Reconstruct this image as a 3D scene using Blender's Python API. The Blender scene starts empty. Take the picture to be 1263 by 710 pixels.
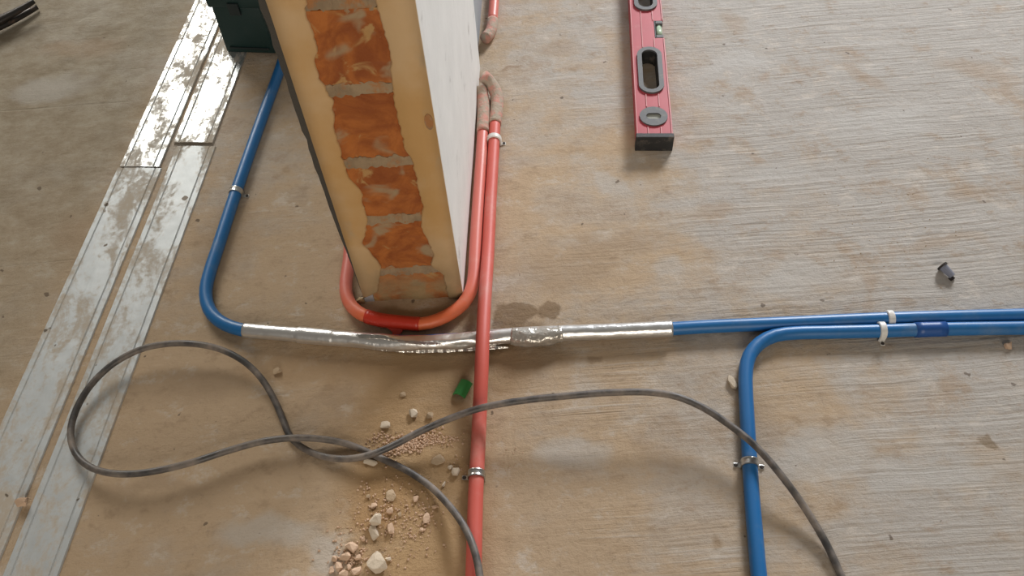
import bpy, bmesh, math, random
from mathutils import Vector, Matrix, noise
random.seed(7)
S = bpy.context.scene
COL = S.collection
PI = math.pi

# ------------------------------------------------------------------ camera
F = 1040.0; CX, CY = 631.5, 355.0; CAMH = 1.0
PITCH = math.radians(54.006); ROLL = math.radians(4.594)
_r0 = Vector((1, 0, 0)); _u0 = Vector((0, math.sin(PITCH), math.cos(PITCH)))
FW = Vector((0, math.cos(PITCH), -math.sin(PITCH)))
RT = _r0 * math.cos(ROLL) - _u0 * math.sin(ROLL)
UP = _u0 * math.cos(ROLL) + _r0 * math.sin(ROLL)
cam = bpy.data.objects.new('camera', bpy.data.cameras.new('camera'))
COL.objects.link(cam)
cam.matrix_world = Matrix(((RT.x, UP.x, -FW.x, 0), (RT.y, UP.y, -FW.y, 0), (RT.z, UP.z, -FW.z, CAMH), (0, 0, 0, 1)))
cam.data.sensor_width = 36.0; cam.data.lens = 36.0 * F / 1263.0
cam.data.clip_start = 0.01
S.camera = cam

def ray(x, y):
    return FW + RT * ((x - CX) / F) + UP * ((CY - y) / F)
def un(x, y, h=0.0):
    """point of the horizontal plane z=h that the photograph shows at pixel x,y"""
    d = ray(x, y); t = (CAMH - h) / -d.z
    return Vector((0, 0, CAMH)) + d * t

# ------------------------------------------------------------------ light: two windows at the far end, one on each side of the partition
w = bpy.data.worlds.new('world'); S.world = w; w.use_nodes = True
bg = w.node_tree.nodes['Background']; bg.inputs[0].default_value = (1.0, 0.92, 0.82, 1); bg.inputs[1].default_value = 0.125
def window_light(name, loc, sx, sy, power, col):
    l = bpy.data.lights.new(name, 'AREA'); l.shape = 'RECTANGLE'; l.size = sx; l.size_y = sy; l.energy = power; l.color = col
    o = bpy.data.objects.new(name, l); COL.objects.link(o); o.location = loc
    o.rotation_euler = (Vector((loc[0] * 0.25, 0.6, 0.0)) - Vector(loc)).to_track_quat('-Z', 'Y').to_euler()
    return o
window_light('window_daylight_right', (2.55, 5.2, 2.6), 1.4, 1.2, 345, (0.95, 0.97, 1.0))
window_light('window_daylight_left', (-1.95, 5.3, 2.65), 2.2, 2.0, 180, (1.0, 0.97, 0.90))
window_light('doorway_daylight_behind', (0.2, -2.6, 1.6), 1.8, 2.0, 50, (1.0, 0.91, 0.79))
S.view_settings.view_transform = 'Standard'; S.view_settings.look = 'None'
S.view_settings.exposure = 0.02; S.view_settings.gamma = 1.0; S.view_settings.use_curve_mapping = False

# ------------------------------------------------------------------ material helper
class NT:
    def __init__(s, name):
        s.m = bpy.data.materials.new(name); s.m.use_nodes = True
        s.t = s.m.node_tree; s.b = s.t.nodes['Principled BSDF']
        s.pos = s.n('ShaderNodeNewGeometry').outputs['Position']
        s.obj = s.n('ShaderNodeTexCoord').outputs['Object']
    def n(s, k): return s.t.nodes.new(k)
    def put(s, sock, v):
        if hasattr(v, 'links') or hasattr(v, 'is_linked'): s.t.links.new(v, sock)
        elif isinstance(v, (tuple, list)) and len(v) == 3 and sock.type == 'RGBA': sock.default_value = (*v, 1)
        else: sock.default_value = v
    def set(s, **k):
        for a, v in k.items(): s.put(s.b.inputs[a.replace('_', ' ')], v)
    def map(s, src, scale=(1, 1, 1), rot=0.0, loc=(0, 0, 0)):
        m = s.n('ShaderNodeMapping'); s.put(m.inputs[0], src); m.inputs[1].default_value = loc
        m.inputs[2].default_value = (0, 0, rot); m.inputs[3].default_value = scale; return m.outputs[0]
    def noise(s, vec, scale, detail=4, rough=0.55, dist=0.0):
        n = s.n('ShaderNodeTexNoise'); s.put(n.inputs['Vector'], vec); n.inputs['Scale'].default_value = scale
        n.inputs['Detail'].default_value = detail; n.inputs['Roughness'].default_value = rough; n.inputs['Distortion'].default_value = dist
        return n.outputs[0]
    def ramp(s, v, a, b, lo=0.0, hi=1.0):
        m = s.n('ShaderNodeMapRange'); m.interpolation_type = 'SMOOTHSTEP'; s.put(m.inputs[0], v)
        for i, q in enumerate((a, b, lo, hi)): m.inputs[i + 1].default_value = q
        return m.outputs[0]
    def mix(s, f, a, b):
        m = s.n('ShaderNodeMix'); m.data_type = 'RGBA'
        s.put(m.inputs[0], f); s.put(m.inputs[6], a); s.put(m.inputs[7], b); return m.outputs[2]
    def math(s, op, a, b=0.0):
        m = s.n('ShaderNodeMath'); m.operation = op; s.put(m.inputs[0], a); s.put(m.inputs[1], b); return m.outputs[0]
    def sep(s, v):
        m = s.n('ShaderNodeSeparateXYZ'); s.put(m.inputs[0], v); return m.outputs
    def blob(s, vec, c, rx, ry, rot=0.0):
        """1 inside an ellipse round c, 0 outside; vec may be a distorted position"""
        v = s.n('ShaderNodeVectorMath'); v.operation = 'SUBTRACT'; s.put(v.inputs[0], vec); v.inputs[1].default_value = (c[0], c[1], 0)
        q = s.n('ShaderNodeMapping'); q.vector_type = 'TEXTURE'; s.put(q.inputs[0], v.outputs[0])
        q.inputs[2].default_value = (0, 0, rot); q.inputs[3].default_value = (rx, ry, 1)
        l = s.n('ShaderNodeVectorMath'); l.operation = 'LENGTH'; s.put(l.inputs[0], q.outputs[0])
        return l.outputs['Value']
    def warp(s, vec, scale, amt, detail=4):
        n = s.n('ShaderNodeTexNoise'); s.put(n.inputs['Vector'], vec); n.inputs['Scale'].default_value = scale; n.inputs['Detail'].default_value = detail
        a = s.n('ShaderNodeVectorMath'); a.operation = 'SUBTRACT'; s.put(a.inputs[0], n.outputs['Color']); a.inputs[1].default_value = (.5, .5, .5)
        b = s.n('ShaderNodeVectorMath'); b.operation = 'SCALE'; s.put(b.inputs[0], a.outputs[0]); b.inputs['Scale'].default_value = amt
        c = s.n('ShaderNodeVectorMath'); c.operation = 'ADD'; s.put(c.inputs[0], vec); s.put(c.inputs[1], b.outputs[0])
        f = s.n('ShaderNodeVectorMath'); f.operation = 'MULTIPLY'; s.put(f.inputs[0], c.outputs[0]); f.inputs[1].default_value = (1, 1, 0)
        return f.outputs[0]
    def bump(s, h, strength, dist):
        b = s.n('ShaderNodeBump'); s.put(b.inputs['Height'], h); b.inputs['Strength'].default_value = strength
        b.inputs['Distance'].default_value = dist; s.put(s.b.inputs['Normal'], b.outputs[0])

MATS = {}
def simple(name, col, rough=0.6, metal=0.0, dust=None, dust_lo=0.5, dust_hi=0.7, dscale=40, bump=0.0, bscale=120, space='obj', spec=0.5):
    t = NT(name); v = t.obj if space == 'obj' else t.pos
    c = t.mix(t.noise(v, dscale * 0.7, 3), tuple(k * 0.88 for k in col), tuple(min(1, k * 1.1) for k in col))
    if dust:
        m = t.ramp(t.noise(v, dscale, 5, 0.65), dust_lo, dust_hi)
        c = t.mix(m, c, dust)
        t.set(Roughness=t.ramp(m, 0, 1, rough, max(rough, 0.8)))
        if metal: t.set(Metallic=t.ramp(m, 0, 1, metal, 0.0))
    else:
        t.set(Roughness=rough, Metallic=metal)
    t.set(Base_Color=c); t.b.inputs['Specular IOR Level'].default_value = spec
    if bump: t.bump(t.noise(v, bscale, 4), bump, 0.002)
    MATS[name] = t.m
    return t.m

DUST = (0.46, 0.33, 0.20)
simple('dust_grey', (0.50, 0.43, 0.35), 0.9, bump=0.8, bscale=150)
t = NT('mortar')
c = t.mix(t.ramp(t.noise(t.pos, 25, 5, .65), .4, .65), (0.37, 0.27, 0.165), (0.27, 0.195, 0.12))
c = t.mix(t.ramp(t.noise(t.map(t.pos, loc=(2, 5, 1)), 40, 5, .65), .50, .66, 0, .8), c, (0.42, 0.17, 0.05))
t.set(Base_Color=c, Roughness=.92); t.bump(t.noise(t.pos, 90, 4), .7, .002); MATS['mortar'] = t.m
simple('white_plaster', (0.84, 0.83, 0.80), 0.8, dust=(0.56, 0.54, 0.51), dust_lo=0.60, dust_hi=0.75, dscale=22, bump=0.25, bscale=60, space='pos')
simple('grey_plaster', (0.36, 0.38, 0.40), 0.85, bump=0.5, bscale=80, space='pos')
simple('dark_cement', (0.070, 0.064, 0.055), 0.9, bump=0.8, bscale=150, space='pos')
simple('blue_pvc', (0.016, 0.145, 0.385), 0.38, dust=(0.20, 0.26, 0.31), dust_lo=0.50, dust_hi=1.0, dscale=18, space='pos')
simple('blue_socket', (0.014, 0.080, 0.29), 0.4, space='pos')
simple('red_tape', (0.55, 0.035, 0.015), 0.38, bump=0.3, bscale=150, space='pos')
simple('foil', (0.84, 0.83, 0.81), 0.30, 0.85, bump=0.7, bscale=55, space='pos')
simple('foil_crumpled', (0.80, 0.76, 0.70), 0.28, 0.9, bump=1.0, bscale=110, space='pos')
simple('clip_metal', (0.62, 0.62, 0.60), 0.32, 1.0, dust=DUST, dust_lo=0.6, dust_hi=0.8, dscale=90, space='pos')
simple('clip_plastic', (0.74, 0.72, 0.68), 0.45, dust=(0.5, 0.42, 0.34), dust_lo=0.55, dust_hi=0.8, dscale=90, space='pos')
simple('nail_dark', (0.06, 0.05, 0.045), 0.6, 0.6)
simple('cable_rubber', (0.052, 0.050, 0.050), 0.42, dust=(0.29, 0.24, 0.20), dust_lo=0.32, dust_hi=0.80, dscale=30, space='pos')
simple('level_red', (0.46, 0.045, 0.062), 0.45, dust=(0.48, 0.15, 0.15), dust_lo=0.55, dust_hi=0.85, dscale=35, space='pos')
simple('level_rib', (0.62, 0.24, 0.24), 0.4, space='pos')
simple('level_grey', (0.10, 0.10, 0.10), 0.55, dust=(0.24, 0.22, 0.19), dust_lo=0.5, dust_hi=0.8, dscale=60, space='pos')
simple('level_black', (0.02, 0.02, 0.02), 0.6, dust=(0.13, 0.11, 0.09), dust_lo=0.5, dust_hi=0.75, dscale=70, space='pos')
simple('vial', (0.55, 0.68, 0.50), 0.12)
simple('vial_grey', (0.42, 0.42, 0.36), 0.2)
simple('hammer_steel', (0.05, 0.045, 0.042), 0.4, 0.7, dust=(0.10, 0.06, 0.04), dscale=60)
simple('hammer_handle', (0.16, 0.22, 0.27), 0.35, 0.3)
simple('hammer_bright', (0.7, 0.72, 0.74), 0.25, 1.0)
simple('box_green', (0.008, 0.030, 0.028), 0.5, dust=(0.025, 0.045, 0.04), dscale=25, dust_lo=0.55, dust_hi=0.8)
simple('box_trim', (0.012, 0.020, 0.020), 0.5)
simple('green_plastic', (0.035, 0.24, 0.055), 0.42)
simple('plug_grey', (0.22, 0.23, 0.28), 0.45)
simple('stone_pale', (0.60, 0.50, 0.38), 0.9, bump=0.6, bscale=180)
simple('stone_pink', (0.60, 0.42, 0.29), 0.92, bump=0.6, bscale=200)
simple('stone_tan', (0.46, 0.34, 0.22), 0.92, bump=0.6, bscale=200)

# coral conduit: dusty pink where it lies straight, clean orange on the handled bend at the wall foot
t = NT('coral_pvc')
y = t.sep(t.pos)[1]
c = t.mix(t.ramp(y, 0.655, 0.76), (0.80, 0.17, 0.055), (0.66, 0.175, 0.135))
c = t.mix(t.ramp(t.noise(t.pos, 16, 5, .65), 0.5, 0.9), c, (0.66, 0.36, 0.28))
t.set(Base_Color=c, Roughness=0.42); MATS['coral_pvc'] = t.m
t = NT('coral_red_pvc')
c = t.mix(t.ramp(t.noise(t.pos, 14, 5, .65), 0.48, 0.85), (0.64, 0.120, 0.090), (0.62, 0.27, 0.22))
t.set(Base_Color=c, Roughness=0.52); MATS['coral_red_pvc'] = t.m
t = NT('elbow_dusty')
c = t.mix(t.ramp(t.noise(t.pos, 60, 5, .7), 0.40, 0.56), (0.58, 0.28, 0.22), (0.42, 0.34, 0.26))
t.set(Base_Color=c, Roughness=0.85); t.bump(t.noise(t.pos, 160, 3), 0.8, 0.003); MATS['elbow_dusty'] = t.m

# ochre skim coat round the bare brick
t = NT('ochre_coat')
z = t.sep(t.pos)[2]
c = t.mix(t.ramp(t.noise(t.pos, 9, 4), 0.35, 0.68), (0.56, 0.335, 0.130), (0.62, 0.43, 0.235))
c = t.mix(t.ramp(t.noise(t.map(t.pos, (1, 1, .4)), 30, 4), 0.62, 0.78), c, (0.50, 0.36, 0.21))
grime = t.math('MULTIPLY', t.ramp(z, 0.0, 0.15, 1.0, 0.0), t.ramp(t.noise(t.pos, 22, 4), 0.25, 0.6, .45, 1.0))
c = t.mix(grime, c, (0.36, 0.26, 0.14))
t.set(Base_Color=c, Roughness=0.55); t.bump(t.noise(t.pos, 25, 4), 0.25, 0.004); MATS['ochre_coat'] = t.m

# brick
t = NT('brick_orange')
v = t.map(t.pos, (1, 1, 1))
c = t.mix(t.ramp(t.noise(v, 20, 5, .6, 1.2), 0.33, 0.7), (0.27, 0.068, 0.012), (0.48, 0.155, 0.030))
c = t.mix(t.ramp(t.noise(t.map(t.pos, (1, 1, 1), loc=(3, 1, 5)), 24, 5, .6, .8), 0.56, 0.66), c, (0.47, 0.27, 0.10))
c = t.mix(t.ramp(t.noise(t.map(t.pos, (1, 1, 1.3), loc=(7, 2, 1)), 18, 3, .5, .5), 0.57, 0.70), c, (0.38, 0.27, 0.155))
z = t.sep(t.pos)[2]
c = t.mix(t.math('MULTIPLY', t.ramp(z, 0.0, 0.10, 1.0, 0.0), t.ramp(t.noise(t.pos, 26, 5), 0.3, 0.6)), c, (0.34, 0.24, 0.12))
t.set(Base_Color=c, Roughness=0.72); t.bump(t.noise(t.pos, 60, 5), 0.6, 0.004); MATS['brick_orange'] = t.m

# galvanised cover plates, dusted
def plate_mat(name, lo, hi, met, rough):
    t = NT(name)
    a = t.noise(t.map(t.pos, (1, .45, 1)), 24, 6, .68, .6)
    b = t.noise(t.pos, 120, 4, .7)
    m = t.ramp(t.math('ADD', t.math('MULTIPLY', a, .7), t.math('MULTIPLY', b, .3)), lo, hi, 0, .85)
    sp = t.ramp(t.noise(t.pos, 55, 2, .4), 0.72, 0.76)
    c = t.mix(t.noise(t.pos, 45, 5), (0.46, 0.49, 0.50), (0.66, 0.69, 0.70))
    c = t.mix(m, c, (0.46, 0.38, 0.285)); c = t.mix(sp, c, (0.14, 0.11, 0.08))
    t.set(Base_Color=c, Metallic=t.ramp(m, 0, .85, met, 0.0), Roughness=t.ramp(m, 0, .85, rough, 0.85))
    t.bump(t.noise(t.map(t.pos, (1, .5, 1)), 30, 3), 0.3, 0.004)
    MATS[name] = t.m
plate_mat('plate_clean', 0.43, 0.62, .80, .40)
plate_mat('plate_dusty', 0.44, 0.62, .30, .5)

# floor: trowelled screed, grey where swept and tan where dusty
t = NT('screed')
rot = math.radians(0.5)
xy = t.sep(t.pos)
wv = t.warp(t.pos, 3.0, 0.03)
st = t.noise(t.map(wv, (2.6, 85, 1), rot), 1.7, 5, .65)
st2 = t.noise(t.map(wv, (1.2, 14, 1), rot), 1.8, 5, .6)
stm = t.ramp(t.math('ADD', t.noise(t.map(t.pos, (.8, 1.6, 1), loc=(4, 2, 0)), 5, 4, .6), t.ramp(xy[0], -.1, .6, -.10, .14)), .44, .66)
scr = t.noise(t.map(t.warp(t.pos, 2.0, .03), (0.9, 60, 1), math.radians(1.5), (3, 9, 0)), 1.6, 3, .5)
big = t.noise(t.warp(t.pos, 4, .25), 2.4, 5, .6)
pat = t.noise(t.warp(t.pos, 9, .06), 6.5, 7, .68)
med = t.noise(t.map(t.pos, (.9, 1.2, 1), rot), 22, 8, .72)
fine = t.noise(t.pos, 110, 5, .75)
sw = t.math('ADD', t.math('MULTIPLY', big, 0.7), t.ramp(xy[0], -.15, .95, 0, .46))
sw = t.math('ADD', sw, t.math('MULTIPLY', xy[1], 0.14))
sw = t.math('ADD', sw, t.math('MULTIPLY', st2, 0.30))
sw = t.math('ADD', sw, t.math('MULTIPLY', pat, 0.85))
swept = t.ramp(sw, 1.00, 1.32)
c = t.mix(swept, (0.49, 0.36, 0.235), (0.435, 0.395, 0.35))
c = t.mix(t.ramp(pat, 0.53, 0.66, 0, .75), c, (0.39, 0.28, 0.18))
c = t.mix(t.ramp(med, 0.52, 0.70, 0, .75), c, (0.34, 0.24, 0.15))
c = t.mix(t.ramp(med, 0.47, 0.32, 0, .7), c, (0.58, 0.51, 0.43))
c = t.mix(t.math('MULTIPLY', t.ramp(st, 0.52, 0.68, 0, .5), stm), c, (0.58, 0.53, 0.47))
c = t.mix(t.math('MULTIPLY', t.ramp(st, 0.46, 0.32, 0, .55), stm), c, (0.30, 0.235, 0.17))
c = t.mix(t.ramp(scr, 0.70, 0.76, 0, .6), c, (0.26, 0.195, 0.14))
c = t.mix(t.ramp(fine, 0.54, 0.75, 0, .5), c, (0.29, 0.215, 0.145))
# greyer screed beyond the metal plates, the dim far corner painted into its colour
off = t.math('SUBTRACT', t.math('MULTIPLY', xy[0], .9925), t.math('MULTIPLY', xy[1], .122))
grey_dim = t.math('MULTIPLY', t.ramp(t.math('ADD', off, t.math('MULTIPLY', pat, .08)), -.69, -.77, 0, .9), t.ramp(xy[1], .5, 1.3, .45, 1))
c = t.mix(grey_dim, c, t.mix(t.ramp(med, .35, .65), (0.38, 0.33, 0.25), (0.27, 0.22, 0.150)))
wp = t.warp(t.pos, 16, .07, 5)
def stain(c, px, rx, ry, rot, col, k, soft=0.25):
    p = un(*px); m = t.ramp(t.blob(wp, p, rx, ry, rot), 1.0 + soft * .5, 1.0 - soft, 0, k)
    return t.mix(m, c, col)
WET = (0.20, 0.125, 0.06)
c = stain(c, (510, 600), .10, .24, .1, (0.38, 0.235, 0.105), .8, .5)
c = stain(c, (560, 455), .13, .06, 0, (0.34, 0.22, 0.11), .75, .4)
c = stain(c, (400, 450), .14, .035, -.1, (0.37, 0.24, 0.125), .6, .5)
c = stain(c, (520, 388), .085, .022, 0, (0.30, 0.205, 0.105), .8, .4)
c = stain(c, (632, 392), .035, .026, .2, WET, .75, .15)
c = stain(c, (676, 384), .020, .018, .2, WET, .7, .2)
c = stain(c, (620, 420), .07, .018, .1, WET, .6, .3)
c = stain(c, (730, 442), .012, .008, 0, WET, .5, .5)
c = stain(c, (650, 445), .07, .022, 0, (0.34, 0.23, 0.13), .7, .4)
c = stain(c, (630, 83), .028, .006, 0, (0.30, 0.20, 0.12), .7, .5)
PALE = (0.50, 0.47, 0.43); BRN = (0.37, 0.265, 0.17)
for q in (((752, 228), .018, .034, .1), ((822, 332), .030, .026, .4), ((985, 340), .075, .030, .1), ((960, 215), .05, .02, .2), ((1090, 150), .10, .035, .1), ((905, 75), .07, .03, .3), ((1010, 560), .07, .035, .1), ((1150, 590), .12, .02, .1), ((700, 560), .05, .025, 0), ((330, 655), .07, .02, 0), ((395, 690), .02, .035, .4), ((60, 110), .08, .04, 0)):
    c = stain(c, *q, PALE, .55, .5)
for q in (((905, 30), .03, .035, .4), ((1070, 95), .05, .02, -.7), ((1200, 85), .07, .03, -.3), ((1165, 300), .07, .010, .05), ((700, 330), .09, .05, 0), ((880, 260), .05, .02, 0), ((770, 300), .08, .02, 0), ((1190, 240), .035, .012, -.2), ((690, 60), .05, .02, 0), ((930, 520), .03, .05, .2), ((825, 560), .05, .02, -.5), ((250, 480), .08, .03, .1), ((280, 300), .05, .12, -.3), ((90, 290), .04, .05, .2), ((100, 60), .09, .03, 0), ((180, 600), .08, .012, -.1)):
    c = stain(c, *q, BRN, .55, .6)
c = stain(c, (880, 668), .010, .012, 0, (0.30, 0.20, 0.11), .6, .6)
c = stain(c, (1225, 547), .016, .007, -.5, (0.24, 0.17, 0.10), .8, .3)
c = stain(c, (470, 625), .05, .045, .2, (0.34, 0.195, 0.08), .6, .5)
sp = t.ramp(t.noise(t.pos, 58, 2, .4), 0.74, 0.77)
c = t.mix(t.math('MULTIPLY', sp, .8), c, (0.13, 0.09, 0.06))
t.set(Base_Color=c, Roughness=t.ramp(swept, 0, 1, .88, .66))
t.b.inputs['Specular IOR Level'].default_value = 0.45
h = t.math('ADD', t.math('MULTIPLY', st, t.math('ADD', t.math('MULTIPLY', stm, .6), .15)), t.math('MULTIPLY', med, 0.9))
h = t.math('ADD', h, t.math('MULTIPLY', fine, .35))
h = t.math('ADD', h, t.ramp(scr, .70, .76, 0, -.25))
t.bump(h, 0.7, 0.006)
MATS['screed'] = t.m

# ------------------------------------------------------------------ object helpers
def obj(name, bm, mat, parent=None, smooth=False):
    me = bpy.data.meshes.new(name)
    bmesh.ops.recalc_face_normals(bm, faces=bm.faces[:])
    bm.to_mesh(me); bm.free()
    if smooth:
        for p in me.polygons: p.use_smooth = True
    o = bpy.data.objects.new(name, me); COL.objects.link(o)
    if mat: me.materials.append(MATS[mat])
    if parent:
        o.parent = parent
        o.matrix_parent_inverse = Matrix.Translation(-parent.location) if parent.type == 'EMPTY' and tuple(parent.rotation_euler) == (0, 0, 0) else parent.matrix_basis.inverted()
    return o
def tag(o, label, cat, group=None):
    o['label'] = label; o['category'] = cat
    if group: o['group'] = group
    return o
def thing(name, label, cat, loc, group=None):
    o = bpy.data.objects.new(name, None); COL.objects.link(o); o.location = loc; o.empty_display_size = 0.02
    return tag(o, label, cat, group)
def struct(o): o['kind'] = 'structure'; return o

def box(bm, lo, hi, bev=0.0, M=None):
    r = bmesh.ops.create_cube(bm, size=1.0); vs = r['verts']
    for v in vs: v.co = Vector([lo[i] + (v.co[i] + .5) * (hi[i] - lo[i]) for i in range(3)])
    if bev:
        es = {e for v in vs for e in v.link_edges}
        r2 = bmesh.ops.bevel(bm, geom=list(es), offset=bev, segments=2, profile=.5, affect='EDGES')
        vs = list({v for v in r2['verts']} | {v for v in vs if v.is_valid})
    if M is not None:
        for v in vs: v.co = M @ v.co
    return vs

def spline(pts, step=0.012):
    """Catmull-Rom through 3-D points, resampled"""
    P = [Vector(p) for p in pts]; P = [P[0] * 2 - P[1]] + P + [P[-1] * 2 - P[-2]]
    out = []
    for i in range(1, len(P) - 2):
        a, b, c, d = P[i - 1:i + 3]
        n = max(2, int((c - b).length / step))
        al = .5
        t0 = 0; t1 = t0 + max((b - a).length, 1e-5) ** al; t2 = t1 + max((c - b).length, 1e-5) ** al; t3 = t2 + max((d - c).length, 1e-5) ** al
        for k in range(n):
            q = t1 + (t2 - t1) * k / n
            A1 = a * ((t1 - q) / (t1 - t0)) + b * ((q - t0) / (t1 - t0)); A2 = b * ((t2 - q) / (t2 - t1)) + c * ((q - t1) / (t2 - t1)); A3 = c * ((t3 - q) / (t3 - t2)) + d * ((q - t2) / (t3 - t2))
            B1 = A1 * ((t2 - q) / (t2 - t0)) + A2 * ((q - t0) / (t2 - t0)); B2 = A2 * ((t3 - q) / (t3 - t1)) + A3 * ((q - t1) / (t3 - t1))
            out.append(B1 * ((t2 - q) / (t2 - t1)) + B2 * ((q - t1) / (t2 - t1)))
    out.append(P[-2]); return out
def frames(path):
    fr = []
    for i, p in enumerate(path):
        tg = (path[min(i + 1, len(path) - 1)] - path[max(i - 1, 0)]).normalized()
        side = tg.cross(Vector((0, 0, 1)))
        if side.length < 0.05: side = fr[-1][1] if fr else Vector((1, 0, 0))
        side.normalize(); fr.append((p, side, side.cross(tg).normalized(), tg))
    return fr
def tube(bm, path, rad, seg=16, cap=True, shape=None):
    """rad: number or function(fraction); shape(fraction, angle)->(radius factor side, up)"""
    rings = []; n = len(path)
    for i, (p, s, u, tg) in enumerate(frames(path)):
        f = i / (n - 1); r = rad(f) if callable(rad) else rad
        ring = []
        for k in range(seg):
            a = 2 * PI * k / seg; q = r
            if shape: q = r * shape(f, a, p)
            ring.append(bm.verts.new(p + s * math.cos(a) * q + u * math.sin(a) * q))
        rings.append(ring)
    for a, b in zip(rings, rings[1:]):
        for k in range(seg): bm.faces.new((a[k], a[(k + 1) % seg], b[(k + 1) % seg], b[k]))
    if cap: bm.faces.new(rings[0]); bm.faces.new(rings[-1])
def tube_obj(name, pts, rad, mat, parent, seg=16, step=.012, shape=None):
    bm = bmesh.new(); tube(bm, spline(pts, step), rad, seg, True, shape); return obj(name, bm, mat, parent, True)
def px(pts, h):
    """list of (x, y[, height]) -> points"""
    return [un(p[0], p[1], p[2] if len(p) > 2 else h) for p in pts]

# ------------------------------------------------------------------ floor
bm = bmesh.new()
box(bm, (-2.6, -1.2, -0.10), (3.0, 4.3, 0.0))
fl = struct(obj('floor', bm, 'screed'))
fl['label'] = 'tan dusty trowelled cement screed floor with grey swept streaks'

# ------------------------------------------------------------------ partition wall with an open brick end
RF = un(571.7, 366); LF = un(450.4, 372)
WD = Vector((math.sin(math.radians(5.2)), math.cos(math.radians(5.2)), 0))     # runs away from the camera
ED = (RF - LF).normalized(); THK = (RF - LF).length; NV = Vector((ED.y, -ED.x, 0))  # along the end face, and out of it
WH = 2.5; WL = 2.9
def wp_(u, d, z): return LF + ED * u + WD * d + Vector((0, 0, z))     # u across, d back, z up
def end_uz(x, y):
    d = ray(x, y); o = Vector((0, 0, CAMH)); k = (LF - o).dot(NV) / d.dot(NV); p = o + d * k
    return (p - LF).dot(ED), p.z
wall = bpy.data.objects.new('wall_middle', None); COL.objects.link(wall); wall.location = wp_(THK / 2, 0, 0); struct(wall)
wall['label'] = 'narrow partition wall end with bare orange brick between bands of ochre coat'
def wbox(bm, u0, u1, d0, d1, z0, z1, bev=0):
    vs = box(bm, (u0, d0, z0), (u1, d1, z1), bev)
    for v in vs: v.co = wp_(v.co.x, v.co.y, v.co.z)
    return vs
SK = 0.014
bm = bmesh.new(); wbox(bm, SK, THK - SK, 0.12, WL, 0, WH); obj('core', bm, 'mortar', wall)
D_EDGE = (un(591, 84) - RF).dot(WD)                                        # where the white skim stops on the right face
bm = bmesh.new(); wbox(bm, THK - SK, THK, 0, D_EDGE, 0, WH, .0015); obj('white_plaster', bm, 'white_plaster', wall)
bm = bmesh.new(); wbox(bm, THK - SK, THK - .006, D_EDGE, WL, 0, WH); obj('grey_plaster', bm, 'grey_plaster', wall)
bm = bmesh.new(); wbox(bm, 0, SK, 0.0, WL, 0, WH); obj('rear_plaster', bm, 'grey_plaster', wall)
# dark cement arris left of the ochre coat, thinning to nothing at the foot
bm = bmesh.new()
prof = [(0.0, .001), (.10, .002), (.16, .0042), (.22, .0052), (.28, .0058), (.34, .0066), (.42, .0066), (.50, .0064), (.60, .0066), (.9, .007), (1.4, .007), (WH, .007)]
rows = []
for i in range(90):
    z = WH * i / 89 if i > 60 else .9 * i / 61
    for a, b in zip(prof, prof[1:]):
        if a[0] <= z <= b[0]: wdt = a[1] + (b[1] - a[1]) * (z - a[0]) / (b[0] - a[0])
    wdt = (wdt + .0016 * min(1, z / .15)) * (1 + .3 * noise.noise(Vector((0, 0, z * 45))))
    rows.append([bm.verts.new(wp_(u, d, z)) for u, d in ((-.0001, .0004), (-wdt, .0012), (-wdt, .030), (-.0001, .034))])
for a, b in zip(rows, rows[1:]):
    for k in range(4): bm.faces.new((a[k], a[(k + 1) % 4], b[(k + 1) % 4], b[k]))
bm.faces.new(rows[0]); bm.faces.new(rows[-1])
obj('plaster_arris', bm, 'dark_cement', wall)
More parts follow.
